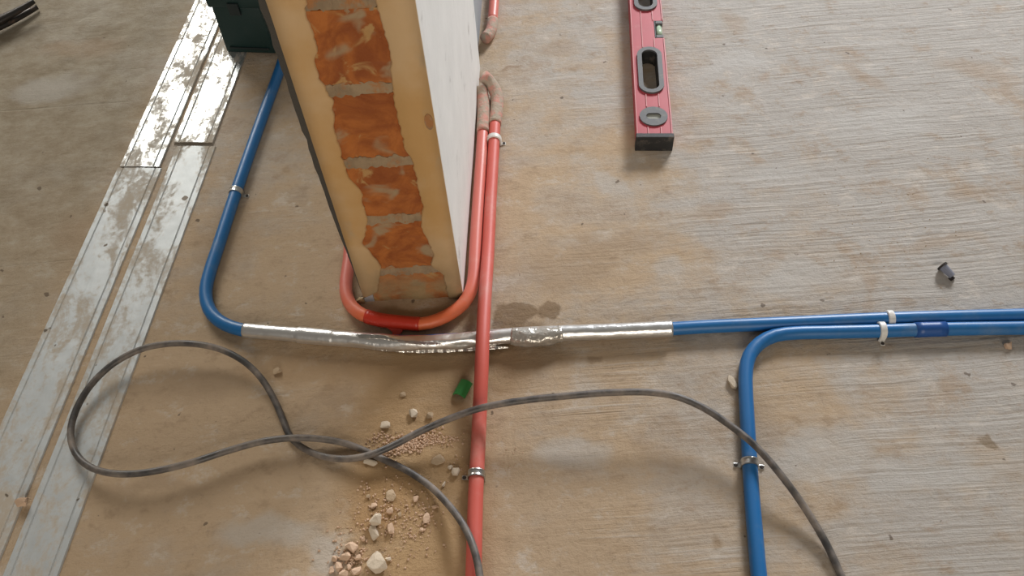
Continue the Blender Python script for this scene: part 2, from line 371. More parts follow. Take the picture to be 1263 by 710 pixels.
# bricks and bed joints of the end
JO = [0.069, 0.18, 0.283, 0.395, 0.503]
while JO[-1] < WH - .15: JO.append(JO[-1] + .108)
JT = .007
zs = [0.0] + JO
def rough_face(bm, vs_front, amp, seed):
    for v in vs_front:
        v.co -= NV * (amp * (noise.noise(v.co * 38 + Vector((seed, 0, 0))) + .6 * noise.noise(v.co * 95 + Vector((0, seed, 0))) + .3))
for i, z0 in enumerate(zs):
    z1 = zs[i + 1] if i + 1 < len(zs) else WH + JT
    bm = bmesh.new(); nu, nz = (14, 10) if z0 < .7 else (2, 2)
    a, b = z0 + (JT if i else 0), z1 - JT
    u0, u1 = SK + .0002, THK - SK - .0002
    front = [[bm.verts.new(wp_(u0 + (u1 - u0) * p / nu, .0005, a + (b - a) * q / nz)) for p in range(nu + 1)] for q in range(nz + 1)]
    back = [bm.verts.new(wp_(u, .118, z)) for u, z in ((u0, a), (u1, a), (u1, b), (u0, b))]
    for q in range(nz):
        for p in range(nu): bm.faces.new((front[q][p], front[q][p + 1], front[q + 1][p + 1], front[q + 1][p]))
    bm.faces.new(back)
    bm.faces.new(front[0] + [back[1], back[0]]); bm.faces.new(front[-1] + [back[2], back[3]])
    bm.faces.new([r[0] for r in front] + [back[3], back[0]]); bm.faces.new([r[-1] for r in front] + [back[2], back[1]])
    rough_face(bm, [v for r in front for v in r], .0016, i * 3.1)
    obj('brick', bm, 'brick_orange', wall, False)
    if i:
        bm = bmesh.new(); n = 40
        def jz(p, q): return z0 + (q - .5) * 2 * JT * (1.25 + .75 * noise.noise(Vector((p * .28, i * 4.3, q * 7))) + .45 * noise.noise(Vector((p * .9, i * 2.1, q * 5))))
        fr = [[bm.verts.new(wp_(u0 + (u1 - u0) * p / n, .0006 + .0012 * noise.noise(Vector((p * .6, i, q))), jz(p, q))) for p in range(n + 1)] for q in range(2)]
        bk = [[bm.verts.new(wp_(u0 + (u1 - u0) * p / n, .115, z0 + (q - .5) * 2 * JT * .9)) for p in range(n + 1)] for q in range(2)]
        for p in range(n):
            bm.faces.new((fr[0][p], fr[0][p + 1], fr[1][p + 1], fr[1][p])); bm.faces.new((bk[0][p], bk[0][p + 1], bk[1][p + 1], bk[1][p]))
            bm.faces.new((fr[0][p], fr[0][p + 1], bk[0][p + 1], bk[0][p])); bm.faces.new((fr[1][p], fr[1][p + 1], bk[1][p + 1], bk[1][p]))
        obj('mortar_joint', bm, 'mortar', wall)
# ochre coat: two bands with torn inner edges
LE = [(446, 395), (463, 378), (466, 372), (466.5, 357), (468.5, 338), (470, 328.5), (457, 311), (447, 300), (451, 285), (453.5, 269), (448, 253), (446, 237), (429, 216), (424, 200), (420, 184), (413, 163), (412, 142), (410, 121), (406, 118), (393, 93), (388, 76), (392, 59), (384.5, 34), (376, 13.5), (378.6, 0)]
RE = [(556, 380), (554, 368), (551, 358), (547, 339), (531, 325), (535, 315), (529, 299), (519.5, 279), (519.5, 266), (522, 254), (516.5, 236), (510, 203), (497.7, 177), (491, 148), (486, 122), (483, 97), (481, 63), (470, 25), (464, 0)]
def band(edge, outer_u, sgn):
    e = [end_uz(*p) for p in edge]; e = [(u, max(z, 0)) for u, z in e]
    z = e[-1][1]
    while z < 1.0:
        z += .02; e.append((e[-1][0] * .6 + .4 * ((.036 if sgn < 0 else THK - .042) + .010 * noise.noise(Vector((sgn, 3, z * 14)))), z))
    e.append(((.036 if sgn < 0 else THK - .042), WH))
    e = [q for i, q in enumerate(e) if i == 0 or q[1] > e[i - 1][1] + .0005]
    if e[0][1] > 0: e.insert(0, (e[0][0], 0))
    fine = []
    for a, b in zip(e, e[1:]):
        n = max(1, int((b[1] - a[1]) / .004)) if b[1] < .8 else 1
        for k in range(n):
            f = k / n; f2 = f * f * (3 - 2 * f)
            z_ = a[1] + (b[1] - a[1]) * f
            fine.append((a[0] + (b[0] - a[0]) * f2 + .0022 * noise.noise(Vector((sgn, 1, z_ * 120))) + .0012 * noise.noise(Vector((sgn, 9, z_ * 330))), z_))
    fine.append(e[-1])
    bm = bmesh.new(); rows = []
    for u, z in fine:
        m = outer_u + (u - outer_u) * .5; u3 = u - sgn * -.0022
        rows.append([bm.verts.new(wp_(q, 0, z) + NV * d) for q, d in ((outer_u, -.0006), (outer_u, .0024 + .0006 * noise.noise(Vector((5, sgn, z * 30)))), (m, .0030 + .001 * noise.noise(Vector((2, sgn, z * 26)))), (u + sgn * .0020, .0026), (u, .0010), (u, -.0030))])
    for a, b in zip(rows, rows[1:]):
        for k in range(5): bm.faces.new((a[k], a[k + 1], b[k + 1], b[k]))
        bm.faces.new((a[5], a[0], b[0], b[5]))
    bm.faces.new(rows[0]); bm.faces.new(rows[-1])
    return obj('plaster_coat', bm, 'ochre_coat', wall, True)
band(LE, 0.0002, -1); band(RE, THK - .0002, 1)
# knocked spot on the right band, grey cement showing
du, dz = end_uz(529, 148); bm = bmesh.new()
for k in range(16):
    a = 2 * PI * k / 16; r_ = 1 + .25 * noise.noise(Vector((math.cos(a) * 2, math.sin(a) * 2, 4)))
    bm.verts.new(wp_(min(THK - .0005, du + .005 * r_ * math.cos(a)), 0, dz + .012 * r_ * math.sin(a)) + NV * .0033)
bm.faces.new(bm.verts[:]); ex = bmesh.ops.extrude_face_region(bm, geom=bm.faces[:])
for v in ex['geom']:
    if isinstance(v, bmesh.types.BMVert): v.co -= NV * .002
obj('chipped_spot', bm, 'mortar', wall)

# ------------------------------------------------------------------ galvanised cover plates on the floor
PA = math.radians(7.0); PD = Vector((math.sin(PA), math.cos(PA), 0)); PN = Vector((math.cos(PA), -math.sin(PA), 0))
def plate(label, n0, n1, s0, s1, mat, zlift, skew=0.0):
    wd = n1 - n0
    prof = [(0, .0006), (.001, .0026), (.009, .0028), (.0105, .0016), (.012, .0028), (wd * .5, .0034), (wd - .012, .0028), (wd - .0105, .0016), (wd - .009, .0028), (wd - .001, .0026), (wd, .0006)]
    bm = bmesh.new(); rows = []; n = int((s1 - s0) / .03)
    for i in range(n + 1):
        s = s0 + (s1 - s0) * i / n; row = []
        for q, z in prof:
            p = PN * (n0 + q + skew * (s - s0)) + PD * s
            wv = .0009 * noise.noise(Vector((q * 30, s * 9, n0 * 50))) if .012 <= q <= wd - .012 else 0
            row.append(bm.verts.new(Vector((p.x, p.y, max(.0004, z + wv) + zlift))))
        rows.append(row)
    for a, b in zip(rows, rows[1:]):
        for k in range(len(prof) - 1): bm.faces.new((a[k], a[k + 1], b[k + 1], b[k]))
    ext = bmesh.ops.extrude_face_region(bm, geom=bm.faces[:])
    for v in ext['geom']:
        if isinstance(v, bmesh.types.BMVert): v.co.z = max(0.0, v.co.z - .0012)
    o = obj('cover_plate', bm, mat)
    return tag(o, label, 'metal plate', 'galvanised cover plates laid in two strips')
plate('shiny galvanised cover plate at the far end of the outer left strip', -.7640, -.6945, .955, 2.3, 'plate_clean', .0012, .002)
plate('shiny galvanised cover plate whose far end lies under the dark green box', -.6880, -.6180, 1.013, 2.2, 'plate_clean', .0012, 0.0)
plate('dust-covered galvanised cover plate at the near end of the outer left strip', -.7690, -.6920, .05, .953, 'plate_dusty', 0.0, .002)
plate('dust-covered galvanised cover plate at the near end of the inner strip, under the cable loop', -.6800, -.6110, .05, 1.005, 'plate_dusty', 0.0, 0)

# ------------------------------------------------------------------ conduits
R = .0095
def clip(kind, p, pipe_dir, label, nail=None, r=R, zc=None):
    """saddle strap over a conduit, nailed to the floor"""
    zc = r if zc is None else zc
    o = thing('pipe_clip', label, 'pipe clip', Vector((p.x, p.y, 0)), 'clips holding the conduits to the floor')
    tg = Vector((pipe_dir.x, pipe_dir.y, 0)).normalized(); sd = tg.cross(Vector((0, 0, 1)))
    metal = kind == 'metal'; hw = .0048 if metal else .0046; th = .0011 if metal else .0024
    prof = [(-hw, 0.0008), (-hw * .75, th), (-hw * .3, th * .55), (hw * .3, th * .55), (hw * .75, th), (hw, .0008)] if metal else [(-hw, .0008), (-hw * .8, th), (hw * .8, th), (hw, .0008)]
    bm = bmesh.new(); rows = []
    c0 = Vector((p.x, p.y, zc))
    path = [(1.0, -zc + .0005)] + [(math.cos(a), None, a) for a in [PI * k / 14 for k in range(15)]] + [(-1.0, -zc + .0005)]
    for q in path:
        row = []
        for inner in (0, 1):
            for (l, hgt) in (prof if not inner else prof[::-1]):
                rr = r + .0004 + (hgt if not inner else 0)
                if len(q) == 2: v = c0 + sd * (q[0] * rr) + Vector((0, 0, q[1])) + tg * l
                else: v = c0 + sd * (math.cos(q[2]) * rr) + Vector((0, 0, math.sin(q[2]) * rr)) + tg * l
                row.append(bm.verts.new(v))
        rows.append(row)
    m = len(rows[0])
    for a, b in zip(rows, rows[1:]):
        for k in range(m): bm.faces.new((a[k], a[(k + 1) % m], b[(k + 1) % m], b[k]))
    bm.faces.new(rows[0]); bm.faces.new(rows[-1])
    obj('strap', bm, 'clip_metal' if metal else 'clip_plastic', o, False)
    for s in (nail or []):
        bm = bmesh.new(); M = Matrix.Translation(c0) @ Matrix((( sd.x * s, tg.x, 0, 0), (sd.y * s, tg.y, 0, 0), (0, 0, 1, 0), (0, 0, 0, 1)))
        box(bm, (r + .0008, -.0030, -zc + .0002), (r + .0095, .0030, -zc + .0014), .0006, M)
        ft = obj('foot', bm, 'clip_metal' if metal else 'clip_plastic', o)
        bm = bmesh.new(); bmesh.ops.create_cone(bm, cap_ends=True, segments=10, radius1=.0026, radius2=.0018, depth=.0018, matrix=M @ Matrix.Translation((r + .0065, 0, -zc + .0023)))
        obj('nail', bm, 'nail_dark', ft)
    return o

# upper blue conduit: behind the wall, round the bend, through the foil, off to the right
a_pts = px([(366, 20), (357, 47), (347, 80), (318, 160), (291, 237), (271, 298), (258, 338), (254, 356), (255, 373), (263, 389), (278, 400), (298, 406.5), (330, 409.5)], R)
foil_c = px([(301, 407), (330, 409.5), (366, 412.5), (371, 413), (410, 416.5), (414, 417), (450, 419.5), (500, 423), (550, 421.5), (597, 417), (634, 413.5), (690, 410.8), (740, 409), (790, 407), (829, 405.2)], .0114)
core_c = px([(330, 409.5), (366, 412.5), (410, 416.5), (450, 419), (500, 421), (550, 419.5), (597, 416.5), (634, 413.5), (690, 410.8), (740, 409), (790, 407), (829, 405.2), (860, 403.2), (960, 398.8), (1088, 393.2), (1180, 390.5), (1261, 388.6), (1400, 385), (1700, 376)], R)
o = thing('blue_conduit', 'blue conduit with a left bend and a middle stretch wrapped in silver foil', 'conduit', un(302, 408), 'plastic conduits on the floor')
tube_obj('pipe', a_pts, R, 'blue_pvc', o); tube_obj('pipe', core_c, R, 'blue_pvc', o, step=.02)
sl = spline(foil_c, .003); NS = len(sl)
def frac_at(x): # fraction along the sleeve nearest to photo column x
    q = un(x, 412, .0114); return min(range(NS), key=lambda i: abs(sl[i].x - q.x)) / (NS - 1)
f370, f412, f632, f690 = frac_at(369), frac_at(412), frac_at(634), frac_at(690)
def frad(f):
    if f < f370: return .0104
    if f < f412: return .0118
    return .0112
def fshape(f, a, p):
    if f412 < f < f632:
        e = math.sin(PI * (f - f412) / (f632 - f412)) ** .5
        return 1 + e * (  .20 * noise.noise(Vector((p.x * 26, math.cos(a) * 1.4, math.sin(a) * 1.4))) + .05 * noise.noise(Vector((p.x * 90, math.cos(a) * 3, math.sin(a) * 3))))
    if f > f690: return 1 + .035 * noise.noise(Vector((p.x * 60, math.cos(a) * 2, math.sin(a) * 2)))
    return 1 + .012 * noise.noise(Vector((p.x * 50, math.cos(a), math.sin(a))))
bm = bmesh.new(); tube(bm, sl, frad, 24, True, fshape); sleeve = obj('foil_sleeve', bm, 'foil', o, True); sleeve['label'] = 'silver foil wrapping'
# loose doubled edge of the foil, twisting from the top down to the near side
def ribbon(name, lo, hi, mat, parent, h0, h1, th=.0008, amp=.002, n=70):
    A = spline([un(*q, h0(i / (len(lo) - 1))) for i, q in enumerate(lo)], .004); B = spline([un(*q, h1(i / (len(hi) - 1))) for i, q in enumerate(hi)], .004)
    bm = bmesh.new(); rows = []
    m = 7
    for i in range(n + 1):
        f = i / n; a = A[min(len(A) - 1, int(f * (len(A) - 1)))]; b = B[min(len(B) - 1, int(f * (len(B) - 1)))]
        row = []
        for k in range(m + 1):
            g = k / m; p = a.lerp(b, g); hh = h0(f) + (h1(f) - h0(f)) * g
            hh += amp * noise.noise(Vector((p.x * 55, p.y * 160, 3))) + amp * .5 * noise.noise(Vector((p.x * 160, p.y * 240, 7)))
            p.z = max(.0012, hh); row.append(bm.verts.new(p))
        rows.append(row)
    for a, b in zip(rows, rows[1:]):
        for k in range(m): bm.faces.new((a[k], a[k + 1], b[k + 1], b[k]))
    ext = bmesh.ops.extrude_face_region(bm, geom=bm.faces[:])
    for v in ext['geom']:
        if isinstance(v, bmesh.types.BMVert): v.co.z -= th
    return obj(name, bm, mat, parent, True)
ribbon('foil_flap', [(428, 423), (460, 431), (490, 434), (530, 435), (570, 433), (605, 431), (628, 429.5)],
       [(428, 420), (460, 423), (490, 427), (530, 425), (570, 424), (605, 425), (628, 428)], 'foil_crumpled', sleeve,
       lambda f: .004, lambda f: .012 - .006 * f)
ribbon('foil_crease', [(420, 416), (445, 417), (470, 417), (492, 421), (520, 424), (548, 424)], [(420, 413), (445, 412), (470, 413), (492, 419), (520, 421), (548, 420.5)], 'foil_crumpled', sleeve,
       lambda f: .0195 + .004 * math.sin(PI * f), lambda f: .0215 + .003 * math.sin(PI * f), th=.002, amp=.001)
# crumpled clear film tape on the foil joint
flm = NT('clear_film'); c = flm.mix(flm.noise(flm.pos, 45, 4), (0.40, 0.35, 0.28), (0.70, 0.68, 0.64))
flm.set(Base_Color=c, Metallic=0.5, Roughness=.22); flm.bump(flm.noise(flm.pos, 60, 3), .7, .006); MATS['clear_film'] = flm.m
fc = spline(px([(631, 414), (645, 415.5), (662, 415.5), (678, 414), (693, 411.5)], .0125), .002)
bm = bmesh.new()
tube(bm, fc, lambda f: .0116 + .0016 * math.sin(PI * min(1, f * 1.1)) ** .6 if f < .9 else .0118 , 28, True,
     lambda f, a, p: 1 + .16 * noise.noise(Vector((p.x * 70, math.cos(a) * 1.8, math.sin(a) * 1.8))) + .07 * noise.noise(Vector((p.x * 200, math.cos(a) * 4, math.sin(a) * 4))))
for v in bm.verts: v.co.z = max(v.co.z, .0006)
obj('film_tape', bm, 'clear_film', o, True)

# lower blue conduit at the right
b_pts = px([(960, 900), (945, 790), (936, 710), (931.5, 660), (927.5, 612), (922.5, 531), (919.8, 480), (920, 456), (924.5, 438), (937, 423), (956, 413.5), (982, 410.3), (1020, 409.4), (1084, 407.9), (1156, 405.7), (1261, 404.2), (1400, 402), (1700, 397)], R)
o = thing('blue_conduit', 'blue plastic conduit turning from the right edge down past the black cable', 'conduit', un(924, 438), 'plastic conduits on the floor')
tube_obj('pipe', b_pts, R, 'blue_pvc', o)
tube_obj('coupling_sleeve', px([(1128, 406.6), (1147, 406.0), (1166, 405.5)], R), .0106, 'blue_socket', o)['label'] = 'darker blue coupling sleeve'

# straight coral conduit, bridging the foil-wrapped one
c_pts = px([(571, 960, .010), (577, 850, .010), (583.5, 720, .010), (586.7, 610, .010), (590, 545, .012), (592, 500, .020), (594, 455, .0315), (595.3, 420, .0345), (597.6, 375, .029), (602, 310, .014), (605, 250, .0105), (608.3, 194, .0105), (610.6, 150, .0105)], R)
o = thing('red_conduit', 'long straight coral conduit crossing over the foil-wrapped pipe', 'conduit', un(595, 420), 'plastic conduits on the floor')
tube_obj('pipe', c_pts, R, 'coral_red_pvc', o)
tube_obj('elbow', px([(610.4, 153, .0105), (612.6, 135, .0105), (613.2, 122, .0115), (610, 111, .016), (603, 100, .024), (596, 93.5, .034)], R), .0110, 'elbow_dusty', o, step=.004)['label'] = 'elbow caked with cement dust'

# looped coral conduit round the wall foot
d_pts = px([(430, 285), (431.5, 300), (430.8, 319), (428, 338), (426.5, 352), (428, 366), (435, 379), (448, 388.5), (467, 394), (495, 397.5), (518, 399.5), (541, 394), (558, 385), (571, 374.5), (580, 360), (584, 345), (585.6, 325), (586.7, 300), (589.8, 250), (593.4, 198), (595.6, 160)], R)
o = thing('red_conduit', 'coral conduit looping around the foot of the brick wall end', 'conduit', un(500, 398), 'plastic conduits on the floor')
tube_obj('pipe', d_pts, R, 'coral_pvc', o)
tube_obj('elbow', px([(595.5, 163, .0105), (596.3, 143, .0105), (596, 128, .0110), (594.5, 116, .015), (592.5, 107, .022)], R), .0108, 'elbow_dusty', o, step=.004)['label'] = 'elbow caked with cement dust'
tp = tube_obj('red_tape', px([(452, 390), (467, 394), (495, 397.5), (518, 399.5)], R), .0104, 'red_tape', o, step=.004); tp['label'] = 'bright red insulating tape'
bm = bmesh.new()
hs = [.0075, .0075, .005, .0022, .0022, .005]
e = [un(*q, h) for q, h in zip(((476, 403), (499, 403), (496, 409), (491.5, 414), (485, 415), (483.5, 409)), hs)]
top = [bm.verts.new((p.x, p.y, h + .0007)) for p, h in zip(e, hs)]; bot = [bm.verts.new((p.x, p.y, h)) for p, h in zip(e, hs)]
bm.faces.new(top); bm.faces.new(bot)
for k in range(6): bm.faces.new((top[k], top[(k + 1) % 6], bot[(k + 1) % 6], bot[k]))
obj('tape_end', bm, 'red_tape', tp)['label'] = 'loose end of red tape'

# far coral conduit at the top edge
o = thing('red_conduit', 'short visible length of pinkish conduit beside the wall at the top edge', 'conduit', un(605, 30), 'plastic conduits on the floor')
tube_obj('pipe', [un(609.5, 0, .0105) + WD * 1.9, un(609.5, 0, .0105) + WD * 1.0] + px([(610.5, -20), (609.5, 0), (607.5, 27)], .0105), R, 'coral_pvc', o)
tube_obj('elbow', px([(607.7, 25, .0105), (606.5, 35, .0105), (603.5, 42, .011), (598.5, 47, .014)], .0105), .0108, 'elbow_dusty', o, step=.004)['label'] = 'elbow caked with cement dust'

# clips
def pdir(a, b): return un(*b) - un(*a)
clip('metal', un(291, 237, R), pdir((271, 298), (318, 160)), 'silver metal clip on the blue conduit left of the wall', [1])
clip('plastic', un(609.4, 172, .0105), pdir((607.5, 194), (610, 150)), 'white plastic clip on the coral conduit beside the wall', [1], zc=.0105)
clip('metal', un(587.5, 585, .0108), pdir((586.7, 610), (590, 545)), 'silver metal clip on the long coral conduit near the rubble', [-1], zc=.0108)
clip('metal', un(925, 571, R), pdir((927.5, 612), (922.5, 531)), 'dull metal clip on the blue conduit just below the black cable', [-1, 1])
clip('plastic', un(1097, 393.2, R), pdir((960, 398.8), (1180, 391)), 'white plastic clip on the upper of the two parallel blue conduits', None)
clip('plastic', un(1087, 407.4, R), pdir((1020, 409.4), (1156, 405.3)), 'white plastic clip on the lower of the two parallel blue conduits', [1])

# ------------------------------------------------------------------ spirit level
LT = .030
la, lb = un(785.4, 169, LT), un(829, 169, LT); lc = un(776.3, 0, LT)
yd = (lc - la); yd.z = 0; yd.normalize(); xd = Vector((yd.y, -yd.x, 0)); LW = .0588; LL = .555
LM = Matrix(((xd.x, yd.x, 0, la.x), (xd.y, yd.y, 0, la.y), (0, 0, 1, 0), (0, 0, 0, 1)))
o = thing('spirit_level', 'dusty red spirit level with two hand holes lying on the floor', 'spirit level', LM @ Vector((LW / 2, 0, 0)))
def stad(cx, cy, hx, hy, n=10):
    """stadium outline, long axis y when hy > hx"""
    r = min(hx, hy); pts = []
    for k in range(4 * n):
        a = 2 * PI * k / (4 * n); ex, ey = math.cos(a), math.sin(a)
        pts.append((cx + r * ex + math.copysign(hx - r, ex), cy + r * ey + math.copysign(hy - r, ey)))
    return pts
def prism_hole(bm, outer, holes, z0, z1, M):
    """flat slab with holes"""
    for z in (z0, z1):
        es = []
        for loop in [outer] + holes:
            vs = [bm.verts.new(M @ Vector((p[0], p[1], z))) for p in loop]
            es += [bm.edges.new((vs[i], vs[(i + 1) % len(vs)])) for i in range(len(vs))]
        bmesh.ops.triangle_fill(bm, use_beauty=True, edges=es)
    bm.verts.ensure_lookup_table(); n = len(bm.verts) // 2; i0 = 0
    for loop in [outer] + holes:
        m = len(loop)
        for i in range(m):
            a, b = i0 + i, i0 + (i + 1) % m
            bm.faces.new((bm.verts[a], bm.verts[b], bm.verts[n + b], bm.verts[n + a]))
        i0 += m
Hc = LL / 2
h1, h2 = .1646, .3904                                    # hand-hole centres
hx, hy = .0143, .0523
HX = LW * .50
ev1 = .0485; NH = .0246
outer = [(0, .004), (LW, .004), (LW, Hc - NH), (LW - .017, Hc - NH), (LW - .017, Hc + NH), (LW, Hc + NH), (LW, LL - .004), (0, LL - .004)]
bm = bmesh.new()
prism_hole(bm, outer, [stad(HX, h1, hx + .002, hy + .002), stad(HX, h2, hx + .002, hy + .002), stad(HX, ev1, .0155, .009, 6), stad(HX, LL - ev1, .0155, .009, 6)], .0015, LT - .0016, LM)
obj('body', bm, 'level_red', o)
for u in (.0006, .0185, .0395, LW - .0022):
    if u < .01: segs = [(.004, LL - .004)]
    elif u > .05: segs = [(.004, Hc - NH - .001), (Hc + NH + .001, LL - .004)]
    else:
        mid = NH + .001 if u > .03 else 0
        segs = [(.009, ev1 - .024), (ev1 + .024, h1 - .061), (h1 + .061, Hc - mid), (Hc + mid, h2 - .061), (h2 + .061, LL - ev1 - .024), (LL - ev1 + .024, LL - .009)]
    for q in segs:
        if q[1] > q[0]: bm = bmesh.new(); box(bm, (u, q[0], LT - .0016), (u + .0014, q[1], LT - .0002), 0, LM); obj('ridge', bm, 'level_rib', o)
for hc in (h1, h2):
    bm = bmesh.new(); prism_hole(bm, stad(HX, hc, hx + .0072, hy + .0075), [stad(HX, hc, hx - .0008, hy - .0008)], LT - .0016, LT + .0022, LM)
    obj('grip_rim', bm, 'level_grey', o)
    bm = bmesh.new(); q = stad(HX, hc, hx - .0006, hy - .0006, 12)
    q = [(HX + (p[0] - HX) * (1 - (.11 if i % 4 < 2 and p[0] > HX else 0)), p[1]) for i, p in enumerate(q)]
    prism_hole(bm, stad(HX, hc, hx + .0018, hy + .0018), [q], .0018, LT - .0017, LM)
    obj('grip_lining', bm, 'level_black', o)
for vc in (ev1, LL - ev1):
    bm = bmesh.new(); prism_hole(bm, [(HX + .0229 * math.cos(2 * PI * k / 36), vc + .0222 * math.sin(2 * PI * k / 36)) for k in range(36)], [stad(HX, vc, .0120, .0070, 6)], LT - .0016, LT + .0012, LM); vf = obj('vial_frame', bm, 'level_grey', o)
    bm = bmesh.new(); prism_hole(bm, stad(HX, vc, .0150, .0086, 6), [], .0020, LT - .0022, LM); obj('vial', bm, 'vial_grey', vf)
bm = bmesh.new(); box(bm, (LW - .0165, Hc - NH + .0005, .004), (LW - .0145, Hc + NH - .0005, LT - .001), 0, LM); obj('vial_bracket', bm, 'level_black', o)
for y0 in (Hc - NH + .0005, Hc + NH - .0085):
    bm = bmesh.new(); box(bm, (LW - .0144, y0, .004), (LW - .001, y0 + .008, LT - .001), .001, LM); obj('vial_bracket', bm, 'level_grey', o)
bm = bmesh.new(); bmesh.ops.create_cone(bm, cap_ends=True, segments=20, radius1=.0058, radius2=.0058, depth=.0325, matrix=LM @ Matrix.Translation((LW - .0078, Hc, LT - .009)) @ Matrix.Rotation(PI / 2, 4, 'X')); obj('vial', bm, 'vial', o, True)
for y0, y1 in ((-.0015, .0085), (LL - .0085, LL + .0015)):
    bm = bmesh.new(); box(bm, (-.0012, y0, 0), (LW + .0012, y1, LT + .0010), .0012, LM); obj('end_cap', bm, 'level_black', o)

# ------------------------------------------------------------------ hammer (claw end reaching into the frame)
hp = un(-4, 29, .012)
o = thing('claw_hammer', 'dark steel claw hammer at the upper left corner', 'hammer', Vector((hp.x, hp.y, 0)))
hd = (un(38, 10, .012) - un(-20, 33, .012)); hd.z = 0; hd.normalize(); hn = Vector((-hd.y, hd.x, 0))
HM = Matrix(((hd.x, hn.x, 0, hp.x), (hd.y, hn.y, 0, hp.y), (0, 0, 1, 0), (0, 0, 0, 1))) @ Matrix.Scale(1.3, 4)
for s in (-1, 1):
    bm = bmesh.new(); rows = []
    for i in range(13):
        f = i / 12; x = -.012 + .075 * f; yb = -.010 + .012 * f * f; zz = .014 + s * (.0035 + .0045 * f)
        wy = .0115 * (1 - f) + .0042 * f; wz = .0075 * (1 - f) + .0044 * f
        rows.append([bm.verts.new(HM @ Vector((x, yb + s * -.005 * f + wy * math.cos(a) * .9, zz + wz * math.sin(a) * .85))) for a in [2 * PI * k / 10 for k in range(10)]])
    for a, b in zip(rows, rows[1:]):
        for k in range(10): bm.faces.new((a[k], a[(k + 1) % 10], b[(k + 1) % 10], b[k]))
    bm.faces.new(rows[0]); bm.faces.new(rows[-1])
    obj('claw', bm, 'hammer_steel', o, True)
bm = bmesh.new(); box(bm, (-.042, -.022, .0015), (-.010, .006, .0275), .004, HM); obj('cheek', bm, 'hammer_steel', o, True)
bm = bmesh.new(); bmesh.ops.create_cone(bm, cap_ends=True, segments=20, radius1=.0095, radius2=.0130, depth=.040, matrix=HM @ Matrix.Translation((-.062, -.009, .0140)) @ Matrix.Rotation(-PI / 2, 4, 'Y')); obj('striking_face', bm, 'hammer_steel', o, True)
bm = bmesh.new(); box(bm, (-.036, .004, .005), (-.014, .022, .024), .004, HM); obj('neck', bm, 'hammer_bright', o, True)
bm = bmesh.new(); box(bm, (-.035, .020, .004), (-.013, .30, .025), .007, HM); obj('handle', bm, 'hammer_handle', o, True)

# ------------------------------------------------------------------ dark green box beside the wall
p0 = un(281, 67); p1 = un(338, 69); bx = (p1 - p0); bw = bx.length + .006; bx.normalize(); by = Vector((-bx.y, bx.x, 0))
BZ = .0048
BM = Matrix(((bx.x, by.x, 0, p0.x), (bx.y, by.y, 0, p0.y), (0, 0, 1, BZ), (0, 0, 0, 1)))
o = thing('tool_box', 'dark green box standing on the metal plates beside the wall', 'box', BM @ Vector((bw / 2, .05, 0)))
bm = bmesh.new(); vs = box(bm, (0, 0, 0), (bw, .15, .10), .003)
for v in vs: v.co.x += .004 * v.co.z / .1 * (1 if v.co.x < bw / 2 else -1); v.co = BM @ v.co
obj('body', bm, 'box_green', o, True)
bm = bmesh.new(); box(bm, (-.001, -.0035, .100), (bw + .001, .1535, .125), .003, BM); lid = obj('lid', bm, 'box_green', o, True)
bm = bmesh.new(); box(bm, (.010, -.003, .010), (bw - .010, .0002, .014), .0008, BM); obj('rib', bm, 'box_trim', o)
bm = bmesh.new(); box(bm, (bw * .5 - .010, -.008, .088), (bw * .5 + .010, -.0036, .112), .001, BM); obj('latch', bm, 'box_trim', lid)
bm = bmesh.new(); tube(bm, spline([BM @ Vector(q) for q in ((bw / 2, .030, .124), (bw / 2, .030, .142), (bw / 2, .045, .150), (bw / 2, .105, .150), (bw / 2, .120, .142), (bw / 2, .120, .124))], .006), .004, 10); obj('handle', bm, 'box_trim', lid, True)

# ------------------------------------------------------------------ black cable with a loop
CR = .0045; g = .0052
k_pts = [(1060, 760, .006), (1035, 704, .006), (1018, 668, .008), (990, 622, .016), (962, 584, .026), (930, 548, .0300), (900, 524, .032), (868, 503, .038), (835, 489, .043), (800, 483.5, .046), (750, 484, .046), (700, 488, .044), (650, 493, .041), (597, 502, .0385),
         (560, 514, .030), (520, 531, .024), (485, 549, .0190), (457, 560.5, .0165), (430, 565.5, .010), (400, 563, .0065), (375, 553, g), (358, 538, g), (350, 520, g), (339, 494, .007), (322, 466, .012), (300, 445, .018), (270, 430, .022), (240, 424, .024), (205, 424, .024), (170, 432, .022), (135, 452, .019), (108, 480, .016), (92, 510, .014), (87, 535, .014), (93, 558, .015), (110, 575, .017), (135, 583, .019), (165, 584, .020), (200, 579, .020), (240, 569, .019), (280, 556, .017), (320, 545, .016), (356, 540, .0165), (390, 540.5, .012), (420, 545, .0075), (445, 553.5, g), (470, 565, g), (500, 579, g), (530, 599, .007), (553, 622, .012), (572, 648, .022), (584, 675, .0275), (591, 705, .0285), (596, 760, .028), (598, 840, .012)]
cab = tube_obj('power_cable', [un(*p) for p in k_pts], CR, 'cable_rubber', None, seg=12, step=.008)
tag(cab, 'black rubber cable lying in a loose loop across the floor and conduits', 'cable')

